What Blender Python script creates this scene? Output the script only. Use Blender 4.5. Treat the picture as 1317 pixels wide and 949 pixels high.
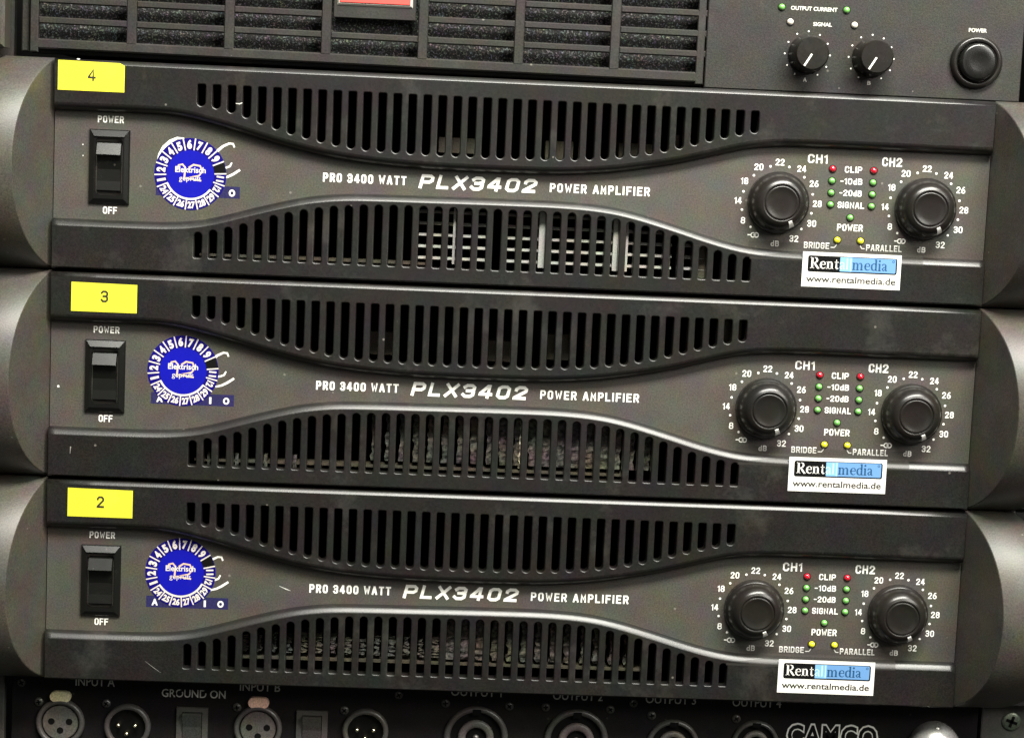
import bpy, math, random
from mathutils import Vector, Matrix
from mathutils.geometry import tessellate_polygon
random.seed(7)
S = 0.001
scene = bpy.context.scene
for o in list(bpy.data.objects):
    bpy.data.objects.remove(o)
col = scene.collection

# ------------------------------------------------------------------ camera, world, lamps, exposure
def P3(u, v, w=0.0):
    """millimetres across, up and out of the rack front -> world metres"""
    return Vector((u * S, -w * S, v * S))

cam_d = bpy.data.cameras.new('camera')
cam = bpy.data.objects.new('camera', cam_d)
col.objects.link(cam)
cam_d.sensor_fit = 'HORIZONTAL'
cam_d.sensor_width = 36.0
cam_d.lens = 2500.0 / 1317.0 * 36.0
cam_d.clip_start = 0.01
cam_d.clip_end = 50
R = ((0.99830216, -0.03972269, -0.04260178), (0.04433173, 0.99256508, 0.11335454), (0.0377823, -0.11505069, 0.99264084))
C = (161.65124, 57.73612, 830.978)
cx, cy, cz = [Vector((R[0][j], -R[2][j], R[1][j])) for j in range(3)]
M = Matrix.Identity(4)
for i in range(3):
    M[i][0], M[i][1], M[i][2] = cx[i], cy[i], cz[i]
M.translation = P3(*C)
cam.matrix_world = M
scene.camera = cam

world = bpy.data.worlds.new('World')
scene.world = world
world.use_nodes = True
bg = world.node_tree.nodes['Background']
bg.inputs['Color'].default_value = (0.95, 1.0, 0.92, 1)
bg.inputs['Strength'].default_value = 0.03

def area(name, loc, target, sx, sy, power, colour):
    d = bpy.data.lights.new(name, 'AREA')
    d.shape = 'RECTANGLE'
    d.size, d.size_y = sx, sy
    d.energy = power
    d.color = colour
    o = bpy.data.objects.new(name, d)
    col.objects.link(o)
    o.location = P3(*loc)
    o.rotation_euler = (P3(*target) - P3(*loc)).to_track_quat('-Z', 'Y').to_euler()
    return o

area('ceiling_lamp', (420, 960, 680), (190, 0, 0), 1.0, 0.26, 54.0, (1.0, 0.985, 0.90))
area('room_lamp', (1150, 700, 1050), (190, -60, 0), 0.7, 0.6, 18.0, (1.0, 0.97, 0.90))
area('sheen_light', (210, 330, 1750), (190, 0, 0), 0.4, 1.2, 1.4, (1.0, 0.97, 0.92))  # tall light added behind the camera for a broad sheen on the bands
scene.view_settings.view_transform = 'Standard'
scene.view_settings.look = 'None'
scene.view_settings.exposure = 0.0
scene.view_settings.gamma = 1.0

# ------------------------------------------------------------------ materials
def base_mat(name, colour, rough=0.5, metal=0.0, spec=0.5, coat=0.0):
    m = bpy.data.materials.new(name)
    m.use_nodes = True
    b = m.node_tree.nodes['Principled BSDF']
    b.inputs['Base Color'].default_value = (*colour, 1)
    b.inputs['Roughness'].default_value = rough
    b.inputs['Metallic'].default_value = metal
    b.inputs['Specular IOR Level'].default_value = spec
    b.inputs['Coat Weight'].default_value = coat
    return m

def N(m, kind, **kw):
    n = m.node_tree.nodes.new(kind)
    for k, v in kw.items():
        if k in n.inputs:
            n.inputs[k].default_value = v
        else:
            setattr(n, k, v)
    return n

def textured(name, colour, rough=0.5, metal=0.0, grain=0.35, grain_scale=1500, bump=0.25, blotch=0.25, dust=0.3, spec=0.5, dust_col=(0.30, 0.28, 0.24)):
    """moulded / painted surface: fine grain, faint uneven tint, dust specks and smears, all in place coordinates"""
    m = base_mat(name, colour, rough, metal, spec)
    nt = m.node_tree
    L = nt.links.new
    b = nt.nodes['Principled BSDF']
    geo = N(m, 'ShaderNodeNewGeometry')
    n1 = N(m, 'ShaderNodeTexNoise', Scale=grain_scale, Detail=2.0)
    L(geo.outputs['Position'], n1.inputs['Vector'])
    r1 = N(m, 'ShaderNodeMapRange')
    r1.inputs['From Min'].default_value = 0.3
    r1.inputs['From Max'].default_value = 0.7
    r1.inputs['To Min'].default_value = 1 - grain
    r1.inputs['To Max'].default_value = 1 + grain
    L(n1.outputs['Fac'], r1.inputs['Value'])
    n2 = N(m, 'ShaderNodeTexNoise', Scale=75.0, Detail=3.0, Roughness=0.6)
    L(geo.outputs['Position'], n2.inputs['Vector'])
    tint = N(m, 'ShaderNodeMix', data_type='RGBA')
    tint.inputs[0].default_value = blotch
    tint.inputs[6].default_value = (1, 1, 1, 1)
    # centre the colour noise around white
    vm = N(m, 'ShaderNodeVectorMath', operation='MULTIPLY_ADD')
    L(n2.outputs['Color'], vm.inputs[0])
    vm.inputs[1].default_value = (3.0, 3.0, 3.0)
    vm.inputs[2].default_value = (-0.5, -0.5, -0.5)
    L(vm.outputs[0], tint.inputs[7])
    mul = N(m, 'ShaderNodeMix', data_type='RGBA', blend_type='MULTIPLY')
    mul.inputs[0].default_value = 1.0
    mul.inputs[6].default_value = (*colour, 1)
    L(tint.outputs[2], mul.inputs[7])
    mul2 = N(m, 'ShaderNodeVectorMath', operation='SCALE')
    L(mul.outputs[2], mul2.inputs[0])
    L(r1.outputs[0], mul2.inputs['Scale'])
    # dust specks
    vo = N(m, 'ShaderNodeTexVoronoi', Scale=190.0)
    L(geo.outputs['Position'], vo.inputs['Vector'])
    lt = N(m, 'ShaderNodeMath', operation='LESS_THAN')
    L(vo.outputs['Distance'], lt.inputs[0])
    lt.inputs[1].default_value = 0.10
    sep = N(m, 'ShaderNodeSeparateColor')
    L(vo.outputs['Color'], sep.inputs[0])
    gt = N(m, 'ShaderNodeMath', operation='GREATER_THAN')
    L(sep.outputs[0], gt.inputs[0])
    gt.inputs[1].default_value = 0.93
    sp = N(m, 'ShaderNodeMath', operation='MULTIPLY')
    L(lt.outputs[0], sp.inputs[0])
    L(gt.outputs[0], sp.inputs[1])
    # smears
    n3 = N(m, 'ShaderNodeTexNoise', Scale=28.0, Detail=8.0, Roughness=0.72)
    L(geo.outputs['Position'], n3.inputs['Vector'])
    r3 = N(m, 'ShaderNodeMapRange')
    r3.inputs['From Min'].default_value = 0.55
    r3.inputs['From Max'].default_value = 0.85
    r3.inputs['To Max'].default_value = 0.38
    L(n3.outputs['Fac'], r3.inputs['Value'])
    mx = N(m, 'ShaderNodeMath', operation='MAXIMUM')
    L(sp.outputs[0], mx.inputs[0])
    L(r3.outputs[0], mx.inputs[1])
    ds = N(m, 'ShaderNodeMath', operation='MULTIPLY')
    L(mx.outputs[0], ds.inputs[0])
    ds.inputs[1].default_value = dust
    fin = N(m, 'ShaderNodeMix', data_type='RGBA')
    L(ds.outputs[0], fin.inputs[0])
    L(mul2.outputs[0], fin.inputs[6])
    fin.inputs[7].default_value = (*dust_col, 1)
    L(fin.outputs[2], b.inputs['Base Color'])
    # roughness breakup
    rr = N(m, 'ShaderNodeMapRange')
    rr.inputs['To Min'].default_value = max(0.05, rough - 0.04)
    rr.inputs['To Max'].default_value = min(1.0, rough + 0.07)
    L(n3.outputs['Fac'], rr.inputs['Value'])
    L(rr.outputs[0], b.inputs['Roughness'])
    bp = N(m, 'ShaderNodeBump', Strength=bump, Distance=0.00012)
    L(n1.outputs['Fac'], bp.inputs['Height'])
    L(bp.outputs[0], b.inputs['Normal'])
    return m

MAT = {
    'panel': textured('grey_panel_paint', (0.057, 0.051, 0.042), 0.50, grain=0.30, blotch=0.28, dust=0.35),
    'band': textured('moulded_charcoal_plastic', (0.011, 0.0100, 0.0090), 0.33, spec=0.5, grain=0.32, blotch=0.34, bump=0.22, dust=0.35),
    'handle': textured('moulded_handle_plastic', (0.049, 0.044, 0.036), 0.44, grain=0.32, blotch=0.30, bump=0.35, dust=0.25),
    'steel': textured('black_steel', (0.012, 0.012, 0.012), 0.6, spec=0.2, grain=0.3, blotch=0.2, dust=0.2),
    'blackpanel': textured('black_connector_panel', (0.007, 0.006, 0.006), 0.6, spec=0.15, grain=0.4, blotch=0.35, dust=0.08),
    'topdev': textured('dark_grey_amplifier_paint', (0.021, 0.0188, 0.0165), 0.48, spec=0.4, grain=0.38, grain_scale=1300, blotch=0.38, bump=0.4, dust=0.3),
    'knob': textured('black_knob_plastic', (0.012, 0.0105, 0.009), 0.27, spec=0.45, grain=0.15, blotch=0.2, bump=0.05, dust=0.15),
    'switch': textured('black_switch_plastic', (0.005, 0.005, 0.0045), 0.25, spec=0.65, grain=0.1, blotch=0.1, bump=0.03, dust=0.12),
    'white': textured('white_print', (0.84, 0.83, 0.77), 0.6, grain=0.05, blotch=0.03, bump=0.0, dust=0.0),
    'greyprint': textured('faded_grey_print', (0.58, 0.57, 0.52), 0.6, grain=0.2, blotch=0.05, bump=0.0, dust=0.2),
    'dimprint': textured('dim_print', (0.22, 0.21, 0.19), 0.6, grain=0.2, blotch=0.05, bump=0.0, dust=0.2),
    'yellow': textured('yellow_label_paper', (0.66, 0.63, 0.028), 0.6, grain=0.05, blotch=0.07, bump=0.08, dust=0.3),
    'ink': base_mat('dark_ink', (0.02, 0.017, 0.008), 0.6),
    'black': base_mat('black_ink', (0.004, 0.004, 0.004), 0.6, spec=0.1),
    'navy': textured('navy_sticker_film', (0.006, 0.003, 0.13), 0.55, spec=0.1, grain=0.15, blotch=0.1, bump=0.05, dust=0.0),
    'blue': textured('blue_sticker_film', (0.004, 0.005, 0.30), 0.45, spec=0.2, grain=0.06, blotch=0.1, bump=0.05, dust=0.1),
    'bluebleed': textured('blue_colour_bleed', (0.020, 0.018, 0.075), 0.5, spec=0.2, grain=0.3, blotch=0.2, bump=0.05, dust=0.1),
    'tan': base_mat('tan_print', (0.72, 0.46, 0.30), 0.6),
    'tickwhite': textured('white_sticker_ink', (0.66, 0.60, 0.55), 0.6, grain=0.05, blotch=0.05, bump=0.0, dust=0.1),
    'paper': textured('white_sticker_paper', (0.74, 0.735, 0.69), 0.55, grain=0.04, blotch=0.05, bump=0.0, dust=0.2),
    'sky': base_mat('light_blue_print', (0.12, 0.27, 0.52), 0.5),
    'skypale': base_mat('pale_blue_print', (0.19, 0.41, 0.72), 0.5),
    'ghost': base_mat('ghost_white_print', (0.45, 0.66, 0.82), 0.5),
    'petrol': base_mat('petrol_print', (0.012, 0.07, 0.17), 0.5),
    'brass': textured('nickel_contact', (0.72, 0.66, 0.48), 0.25, metal=1.0, grain=0.1, blotch=0.1, bump=0.05, dust=0.1),
    'tab': textured('worn_tan_latch', (0.74, 0.62, 0.38), 0.5, grain=0.25, blotch=0.2, bump=0.3, dust=0.4),
    'tabpink': textured('worn_pink_latch', (0.80, 0.55, 0.38), 0.5, grain=0.25, blotch=0.2, bump=0.3, dust=0.4),
    'insert': textured('connector_insert', (0.085, 0.077, 0.066), 0.5, grain=0.35, blotch=0.3, bump=0.4, dust=0.3),
    'ring': textured('connector_shell', (0.055, 0.052, 0.047), 0.35, grain=0.2, blotch=0.2, bump=0.1, dust=0.2),
    'screw': textured('blackened_screw', (0.16, 0.155, 0.14), 0.4, metal=0.8, grain=0.3, blotch=0.2, bump=0.2, dust=0.3),
    'zinc': textured('zinc_screw', (0.20, 0.23, 0.18), 0.4, metal=0.8, grain=0.3, blotch=0.2, bump=0.2, dust=0.3),
    'chrome': textured('chrome', (0.45, 0.44, 0.42), 0.25, metal=0.6, grain=0.2, blotch=0.1, bump=0.1, dust=0.2),
    'fin': textured('bare_aluminium_louvre', (0.52, 0.51, 0.46), 0.6, metal=0.0, grain=0.2, blotch=0.2, bump=0.2, dust=0.3),
    'dull': textured('dull_beige_component', (0.11, 0.095, 0.065), 0.7, grain=0.3, blotch=0.3, bump=0.2, dust=0.5),
    'fluff': textured('dusty_heatsink', (0.105, 0.095, 0.08), 0.9, grain=0.9, grain_scale=700, blotch=0.45, bump=1.0, dust=0.9),
    'fluffpale': textured('thick_pale_dust', (0.62, 0.60, 0.42), 0.9, grain=0.9, grain_scale=500, blotch=0.4, bump=1.0, dust=0.6),
    'red_badge': base_mat('red_badge_enamel', (0.76, 0.085, 0.07), 0.35),
    'bright': textured('bright_metal_trim', (0.80, 0.78, 0.70), 0.35, metal=0.6, grain=0.05, blotch=0.05, bump=0.0, dust=0.1),
}

def foam_mat():
    m = base_mat('black_filter_foam', (0.01, 0.01, 0.01), 0.85)
    L = m.node_tree.links.new
    b = m.node_tree.nodes['Principled BSDF']
    geo = N(m, 'ShaderNodeNewGeometry')
    vo = N(m, 'ShaderNodeTexVoronoi', Scale=900.0)
    L(geo.outputs['Position'], vo.inputs['Vector'])
    n = N(m, 'ShaderNodeTexNoise', Scale=1100.0, Detail=3.0, Roughness=0.7)
    L(geo.outputs['Position'], n.inputs['Vector'])
    cr = N(m, 'ShaderNodeMapRange')
    cr.inputs['From Min'].default_value = 0.52
    cr.inputs['From Max'].default_value = 0.78
    cr.inputs['To Min'].default_value = 0.0
    cr.inputs['To Max'].default_value = 0.75
    L(n.outputs['Fac'], cr.inputs['Value'])
    n2 = N(m, 'ShaderNodeTexNoise', Scale=260.0, Detail=2.0)
    L(geo.outputs['Position'], n2.inputs['Vector'])
    mixc = N(m, 'ShaderNodeMix', data_type='RGBA')
    mixc.inputs[0].default_value = 0.55
    mixc.inputs[6].default_value = (0.15, 0.15, 0.13, 1)
    L(n2.outputs['Color'], mixc.inputs[7])
    mx = N(m, 'ShaderNodeMix', data_type='RGBA')
    L(cr.outputs[0], mx.inputs[0])
    mx.inputs[6].default_value = (0.006, 0.006, 0.006, 1)
    L(mixc.outputs[2], mx.inputs[7])
    L(mx.outputs[2], b.inputs['Base Color'])
    bp = N(m, 'ShaderNodeBump', Strength=1.0, Distance=0.0006)
    L(n.outputs['Fac'], bp.inputs['Height'])
    L(bp.outputs[0], b.inputs['Normal'])
    return m
MAT['foam'] = foam_mat()

def lens_mat(name, c):
    m = base_mat(name, c, 0.12, spec=0.8, coat=0.6)
    b = m.node_tree.nodes['Principled BSDF']
    b.inputs['Subsurface Weight'].default_value = 0.15
    b.inputs['Subsurface Scale'].default_value = 0.001
    return m
MAT['led_red'] = lens_mat('red_lens', (0.55, 0.012, 0.03))
MAT['led_green'] = lens_mat('green_lens', (0.16, 0.42, 0.10))
MAT['led_yellow'] = lens_mat('yellow_lens', (0.80, 0.78, 0.03))
MAT['led_clear'] = lens_mat('milky_lens', (0.75, 0.68, 0.58))

def tape_mat():
    m = base_mat('worn_clear_tape', (0.055, 0.052, 0.045), 0.7, spec=0.2)
    nt = m.node_tree
    b = nt.nodes['Principled BSDF']
    b.inputs['Alpha'].default_value = 0.28
    return m
MAT['tape'] = tape_mat()

# ------------------------------------------------------------------ mesh building
class MB:
    def __init__(self):
        self.v, self.f, self.s = [], [], []
    def add(self, vs, fs, smooth=False):
        n = len(self.v)
        self.v += [tuple(q) for q in vs]
        self.f += [tuple(i + n for i in f) for f in fs]
        self.s += [smooth] * len(fs)
        return self
    def box(self, u0, u1, v0, v1, w0, w1, b=0.0):
        if b <= 0:
            vs = [(u, v, w) for w in (w0, w1) for v in (v0, v1) for u in (u0, u1)]
            self.add(vs, [(0, 2, 3, 1), (4, 5, 7, 6), (0, 1, 5, 4), (2, 6, 7, 3), (0, 4, 6, 2), (1, 3, 7, 5)])
        else:  # front edges chamfered
            vs = [(u0, v0, w0), (u1, v0, w0), (u1, v1, w0), (u0, v1, w0),
                  (u0, v0, w1 - b), (u1, v0, w1 - b), (u1, v1, w1 - b), (u0, v1, w1 - b),
                  (u0 + b, v0 + b, w1), (u1 - b, v0 + b, w1), (u1 - b, v1 - b, w1), (u0 + b, v1 - b, w1)]
            fs = [(3, 2, 1, 0), (8, 9, 10, 11)]
            for k in range(4):
                j = (k + 1) % 4
                fs += [(k, j, 4 + j, 4 + k), (4 + k, 4 + j, 8 + j, 8 + k)]
            self.add(vs, fs)
        return self
    def lathe(self, prof, cu=0, cv=0, n=48, smooth=True, a0=0.0, a1=2 * math.pi):
        full = abs(a1 - a0 - 2 * math.pi) < 1e-6
        m = n if full else n + 1
        vs = []
        for (r, w) in prof:
            for k in range(m):
                a = a0 + (a1 - a0) * k / n
                vs.append((cu + r * math.cos(a), cv + r * math.sin(a), w))
        fs = []
        for i in range(len(prof) - 1):
            for k in range(n):
                j = (k + 1) % m
                fs.append((i * m + k, i * m + j, (i + 1) * m + j, (i + 1) * m + k))
        self.add(vs, fs, smooth)
        return self
    def poly(self, rings, w, flip=False):
        """flat face with holes at height w"""
        vecs = [[Vector((p[0], p[1], 0)) for p in r] for r in rings]
        flat = [p for r in rings for p in r]
        tris = tessellate_polygon(vecs)
        fs = []
        for t in tris:
            a, b, c = [flat[i] for i in t]
            cr = (b[0] - a[0]) * (c[1] - a[1]) - (b[1] - a[1]) * (c[0] - a[0])
            fs.append(tuple(t) if (cr > 0) != flip else tuple(reversed(t)))
        self.add([(p[0], p[1], w) for p in flat], fs)
        return self
    def strip(self, loops, closed=True, smooth=True):
        """loops: list of rings of (u,v,w) with equal length"""
        n = len(loops[0])
        vs = [p for l in loops for p in l]
        fs = []
        for i in range(len(loops) - 1):
            for k in range(n if closed else n - 1):
                j = (k + 1) % n
                fs.append((i * n + k, i * n + j, (i + 1) * n + j, (i + 1) * n + k))
        self.add(vs, fs, smooth)
        return self
    def prism(self, ring, w0, w1):
        self.poly([ring], w1)
        n = len(ring)
        vs = [(p[0], p[1], w) for w in (w0, w1) for p in ring]
        area2 = sum(ring[i][0] * ring[(i + 1) % n][1] - ring[(i + 1) % n][0] * ring[i][1] for i in range(n))
        fs = []
        for k in range(n):
            j = (k + 1) % n
            q = (k, j, n + j, n + k)
            fs.append(q if area2 > 0 else tuple(reversed(q)))
        self.add(vs, fs)
        return self
    def mesh(self, name, mat):
        me = bpy.data.meshes.new(name)
        me.from_pydata([(a * S, -c * S, b * S) for a, b, c in self.v], [], self.f)
        me.polygons.foreach_set('use_smooth', self.s)
        me.materials.append(MAT[mat] if isinstance(mat, str) else mat)
        me.update()
        return me
    def build(self, name, mat, parent=None, loc=(0, 0, 0)):
        return place(name, self.mesh(name, mat), parent, loc)

def place(name, me, parent=None, loc=(0, 0, 0), rot=0.0):
    o = bpy.data.objects.new(name, me)
    col.objects.link(o)
    o.parent = parent
    o.location = P3(*loc)
    if rot:
        o.rotation_euler = (0, -rot, 0)
    return o

def thing(name, label, cat, loc=(0, 0, 0), group=None):
    o = bpy.data.objects.new(name, None)
    col.objects.link(o)
    o.location = P3(*loc)
    o['label'] = label
    o['category'] = cat
    if group:
        o['group'] = group
    return o

def offset_ring(ring, rads, sign=1):
    """inner ring: every edge k (k->k+1) moved inward by rads[k]; ring counter-clockwise, sign=-1 moves outward"""
    n = len(ring)
    out = []
    for k in range(n):
        p0, p1, p2 = ring[k - 1], ring[k], ring[(k + 1) % n]
        r0, r1 = rads[k - 1] * sign, rads[k] * sign
        d0 = Vector((p1[0] - p0[0], p1[1] - p0[1])).normalized()
        d1 = Vector((p2[0] - p1[0], p2[1] - p1[1])).normalized()
        n0, n1 = Vector((-d0.y, d0.x)), Vector((-d1.y, d1.x))
        cr = d0.x * d1.y - d0.y * d1.x
        P = Vector(p1[:2])
        if abs(cr) < 0.12:
            q = P + (n0 + n1).normalized() * (r0 + r1) / 2
        else:
            a, b = P + n0 * r0, P + n1 * r1
            t = ((b.x - a.x) * d1.y - (b.y - a.y) * d1.x) / cr
            q = a + d0 * t
        out.append((q.x, q.y))
    return out

# ------------------------------------------------------------------ lettering
_font_cache = {}
def text_verts(s, spacing=1.0, bold=0.0):
    key = (s, spacing, bold)
    if key in _font_cache:
        return _font_cache[key]
    cu = bpy.data.curves.new('t', 'FONT')
    cu.body = s
    cu.size = 1.0
    cu.space_character = spacing
    cu.offset = bold
    cu.resolution_u = 3
    ob = bpy.data.objects.new('t', cu)
    col.objects.link(ob)
    dg = bpy.context.evaluated_depsgraph_get()
    me = bpy.data.meshes.new_from_object(ob.evaluated_get(dg))
    vs = [tuple(v.co) for v in me.vertices]
    fs = [tuple(p.vertices) for p in me.polygons]
    bpy.data.objects.remove(ob)
    bpy.data.curves.remove(cu)
    bpy.data.meshes.remove(me)
    _font_cache[key] = (vs, fs)
    return vs, fs

CAP = 0.729
def put_text(mb, s, u0, u1, v0, h, w=0.06, bold=0.018, spacing=1.0, shear=0.0, rot=0.0, fit='width', align='c', cap=None):
    """s set between u0 and u1 with its baseline at v0 and capital height h"""
    vs, fs = text_verts(s, spacing, bold)
    if not vs:
        return
    xs = [p[0] for p in vs]
    x0, x1 = min(xs), max(xs)
    ky = h / (cap or CAP)
    kx = (u1 - u0) / (x1 - x0)
    out = []
    for x, y, z in vs:
        out.append((u0 + (x - x0) * kx + y * ky * shear, v0 + y * ky, w))
    fs2 = []
    for f in fs:
        a, b, c = [out[i] for i in f[:3]]
        cr = (b[0] - a[0]) * (c[1] - a[1]) - (b[1] - a[1]) * (c[0] - a[0])
        fs2.append(f if cr > 0 else tuple(reversed(f)))
    mb.add(out, fs2)

def put_text_rot(mb, s, cu, cv, h, width, ang, w=0.06, bold=0.02):
    vs, fs = text_verts(s, 1.0, bold)
    xs = [p[0] for p in vs]
    x0, x1 = min(xs), max(xs)
    kx, ky = width / (x1 - x0), h / CAP
    ca, sa = math.cos(ang), math.sin(ang)
    out = []
    for x, y, z in vs:
        a = (x - (x0 + x1) / 2) * kx
        b = (y - CAP / 2) * ky
        out.append((cu + a * ca - b * sa, cv + a * sa + b * ca, w))
    mb.add(out, [tuple(f) for f in fs])

def stroke(mb, pts, width, w=0.06, taper=None):
    """flat stroke along points; width may be a list"""
    n = len(pts)
    ws = width if isinstance(width, (list, tuple)) else [width] * n
    L, Rr = [], []
    for i in range(n):
        a = pts[max(0, i - 1)]
        b = pts[min(n - 1, i + 1)]
        d = Vector((b[0] - a[0], b[1] - a[1])).normalized()
        nx, ny = -d.y * ws[i] / 2, d.x * ws[i] / 2
        L.append((pts[i][0] + nx, pts[i][1] + ny, w))
        Rr.append((pts[i][0] - nx, pts[i][1] - ny, w))
    vs = L + Rr
    fs = [(n + i, n + i + 1, i + 1, i) for i in range(n - 1)]
    mb.add(vs, fs)

def arc_pts(cu, cv, r, a0, a1, n=10, ry=None):
    ry = ry or r
    return [(cu + r * math.cos(math.radians(a0 + (a1 - a0) * k / n)), cv + ry * math.sin(math.radians(a0 + (a1 - a0) * k / n))) for k in range(n + 1)]

def disc(mb, cu, cv, r, w, n=24, r2=None, a0=0, a1=360, rin=0.0):
    if rin == 0.0:
        pts = arc_pts(cu, cv, r, a0, a1, n)
        if a1 - a0 == 360:
            pts = pts[:-1]
            vs = [(cu, cv, w)] + [(p[0], p[1], w) for p in pts]
            mb.add(vs, [(0, 1 + k, 1 + (k + 1) % n) for k in range(n)])
        else:
            vs = [(cu, cv, w)] + [(p[0], p[1], w) for p in pts]
            mb.add(vs, [(0, 1 + k, 2 + k) for k in range(n)])
    else:
        po, pi = arc_pts(cu, cv, r, a0, a1, n), arc_pts(cu, cv, rin, a0, a1, n)
        vs = [(p[0], p[1], w) for p in po] + [(p[0], p[1], w) for p in pi]
        mb.add(vs, [(n + 1 + k, k, k + 1, n + 2 + k) for k in range(n)])


# squarish engraved-sign capitals drawn as mitred strokes on a 4 x 6 cell
GL = {
 'O': [[(1, 0), (3, 0), (4, 1), (4, 5), (3, 6), (1, 6), (0, 5), (0, 1), (1, 0)]],
 'P': [[(0, 0), (0, 6), (3.1, 6), (4, 5.1), (4, 3.6), (3.1, 2.7), (0, 2.7)]],
 'R': [[(0, 0), (0, 6), (3.1, 6), (4, 5.1), (4, 3.7), (3.1, 2.8), (0, 2.8)], [(2.2, 2.8), (4, 0)]],
 'W': [[(-0.8, 6), (0.5, 0), (2, 4.2), (3.5, 0), (4.8, 6)]],
 'E': [[(3.7, 6), (0, 6), (0, 0), (3.7, 0)], [(0, 3.1), (3.2, 3.1)]],
 'F': [[(3.7, 6), (0, 6), (0, 0)], [(0, 3.0), (3.2, 3.0)]],
 'A': [[(-0.2, 0), (1.7, 6), (2.3, 6), (4.2, 0)], [(0.6, 1.7), (3.4, 1.7)]],
 'M': [[(0, 0), (0, 6), (2, 2), (4, 6), (4, 0)]],
 'N': [[(0, 0), (0, 6), (4, 0), (4, 6)]],
 'L': [[(0, 6), (0, 0), (3.5, 0)]],
 'I': [[(0, 0), (0, 6)]],
 'T': [[(-0.1, 6), (4.1, 6)], [(2, 6), (2, 0)]],
 'X': [[(0, 0), (4, 6)], [(0, 6), (4, 0)]],
 'C': [[(4, 4.6), (4, 5), (3, 6), (1, 6), (0, 5), (0, 1), (1, 0), (3, 0), (4, 1), (4, 1.4)]],
 'G': [[(4, 4.7), (4, 5), (3, 6), (1, 6), (0, 5), (0, 1), (1, 0), (3, 0), (4, 1), (4, 2.9), (2.3, 2.9)]],
 'H': [[(0, 0), (0, 6)], [(4, 0), (4, 6)], [(0, 3), (4, 3)]],
 'B': [[(0, 0), (0, 6), (3, 6), (3.8, 5.2), (3.8, 4), (3, 3.2), (0, 3.2)], [(3, 3.2), (4, 2.3), (4, 0.9), (3.1, 0), (0, 0)]],
 'D': [[(0, 0), (0, 6), (2.9, 6), (4, 4.9), (4, 1.1), (2.9, 0), (0, 0)]],
 'S': [[(4, 4.7), (4, 5), (3, 6), (1, 6), (0, 5), (0, 4), (1, 3.1), (3, 3.0), (4, 2.1), (4, 1), (3, 0), (1, 0), (0, 1), (0, 1.4)]],
 'U': [[(0, 6), (0, 1), (1, 0), (3, 0), (4, 1), (4, 6)]],
 'd': [[(3.4, 6), (3.4, 0)], [(3.4, 0.2), (2.4, 0), (1, 0), (0.2, 0.9), (0.2, 2.9), (1, 3.8), (2.4, 3.8), (3.4, 3.5)]],
 '-': [[(0.2, 2.9), (2.6, 2.9)]],
 '0': [[(1, 0), (3, 0), (4, 1), (4, 5), (3, 6), (1, 6), (0, 5), (0, 1), (1, 0)]],
 '1': [[(0, 4.9), (1.5, 6), (1.5, 0)]],
 '2': [[(0, 4.6), (0, 5), (1, 6), (3, 6), (4, 5), (4, 4), (0, 0.2), (0, 0), (4, 0)]],
 '3': [[(0.1, 5.1), (1, 6), (3, 6), (4, 5.1), (4, 3.9), (3, 3.1), (1.4, 3.1)], [(3, 3.1), (4, 2.3), (4, 0.9), (3, 0), (1, 0), (0.1, 0.9)]],
 '4': [[(3.1, 0), (3.1, 6), (2.5, 6), (0, 1.9), (0, 1.5), (4.2, 1.5)]],
 '6': [[(3.2, 6), (2.2, 6), (0, 3), (0, 1), (1, 0), (3, 0), (4, 1), (4, 2.3), (3, 3.3), (0.4, 3.3)]],
 '8': [[(1, 3.1), (0.2, 3.9), (0.2, 5.2), (1, 6), (3, 6), (3.8, 5.2), (3.8, 3.9), (3, 3.1)], [(3, 3.1), (1, 3.1), (0, 2.3), (0, 0.9), (1, 0), (3, 0), (4, 0.9), (4, 2.3), (3, 3.1)]],
}
GL['4a'] = [[(3.0, 0), (3.0, 6), (0, 1.9), (0, 1.5), (4.2, 1.5)]]
def glyph_w(ch):
    if ch == ' ':
        return 2.6
    xs = [p[0] for st in GL[ch] for p in st]
    return max(xs) - min(xs)

def mitre(mb, pts, wu, wv, w):
    """stroke with mitred joints; wu/wv let a squeezed letter keep its weight"""
    n = len(pts)
    closed = n > 2 and abs(pts[0][0] - pts[-1][0]) + abs(pts[0][1] - pts[-1][1]) < 1e-9
    L, Q = [], []
    for i in range(n):
        a = pts[i - 1] if i > 0 else (pts[-2] if closed else None)
        b = pts[i + 1] if i < n - 1 else (pts[1] if closed else None)
        p = Vector(pts[i])
        ds = []
        if a is not None: ds.append((p - Vector(a)).normalized())
        if b is not None: ds.append((Vector(b) - p).normalized())
        if len(ds) == 2:
            nn = Vector((-(ds[0].y + ds[1].y), ds[0].x + ds[1].x))
            nn = nn.normalized() if nn.length > 1e-6 else Vector((-ds[0].y, ds[0].x))
            k = min(1.5, 1.0 / max(0.3, nn.dot(Vector((-ds[0].y, ds[0].x)))))
            nn = nn * k
            e = Vector((0, 0))
        else:
            d = ds[0]
            nn = Vector((-d.y, d.x))
            e = d * (wu / 2) * (-1 if a is None else 1) if not closed else Vector((0, 0))
        wi = w + 0.012 * i
        L.append((p.x + nn.x * wu / 2 + e.x, p.y + nn.y * wv / 2 + e.y, wi))
        Q.append((p.x - nn.x * wu / 2 + e.x, p.y - nn.y * wv / 2 + e.y, wi))
    mb.add(L + Q, [(n + i, n + i + 1, i + 1, i) for i in range(n - 1)])

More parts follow.
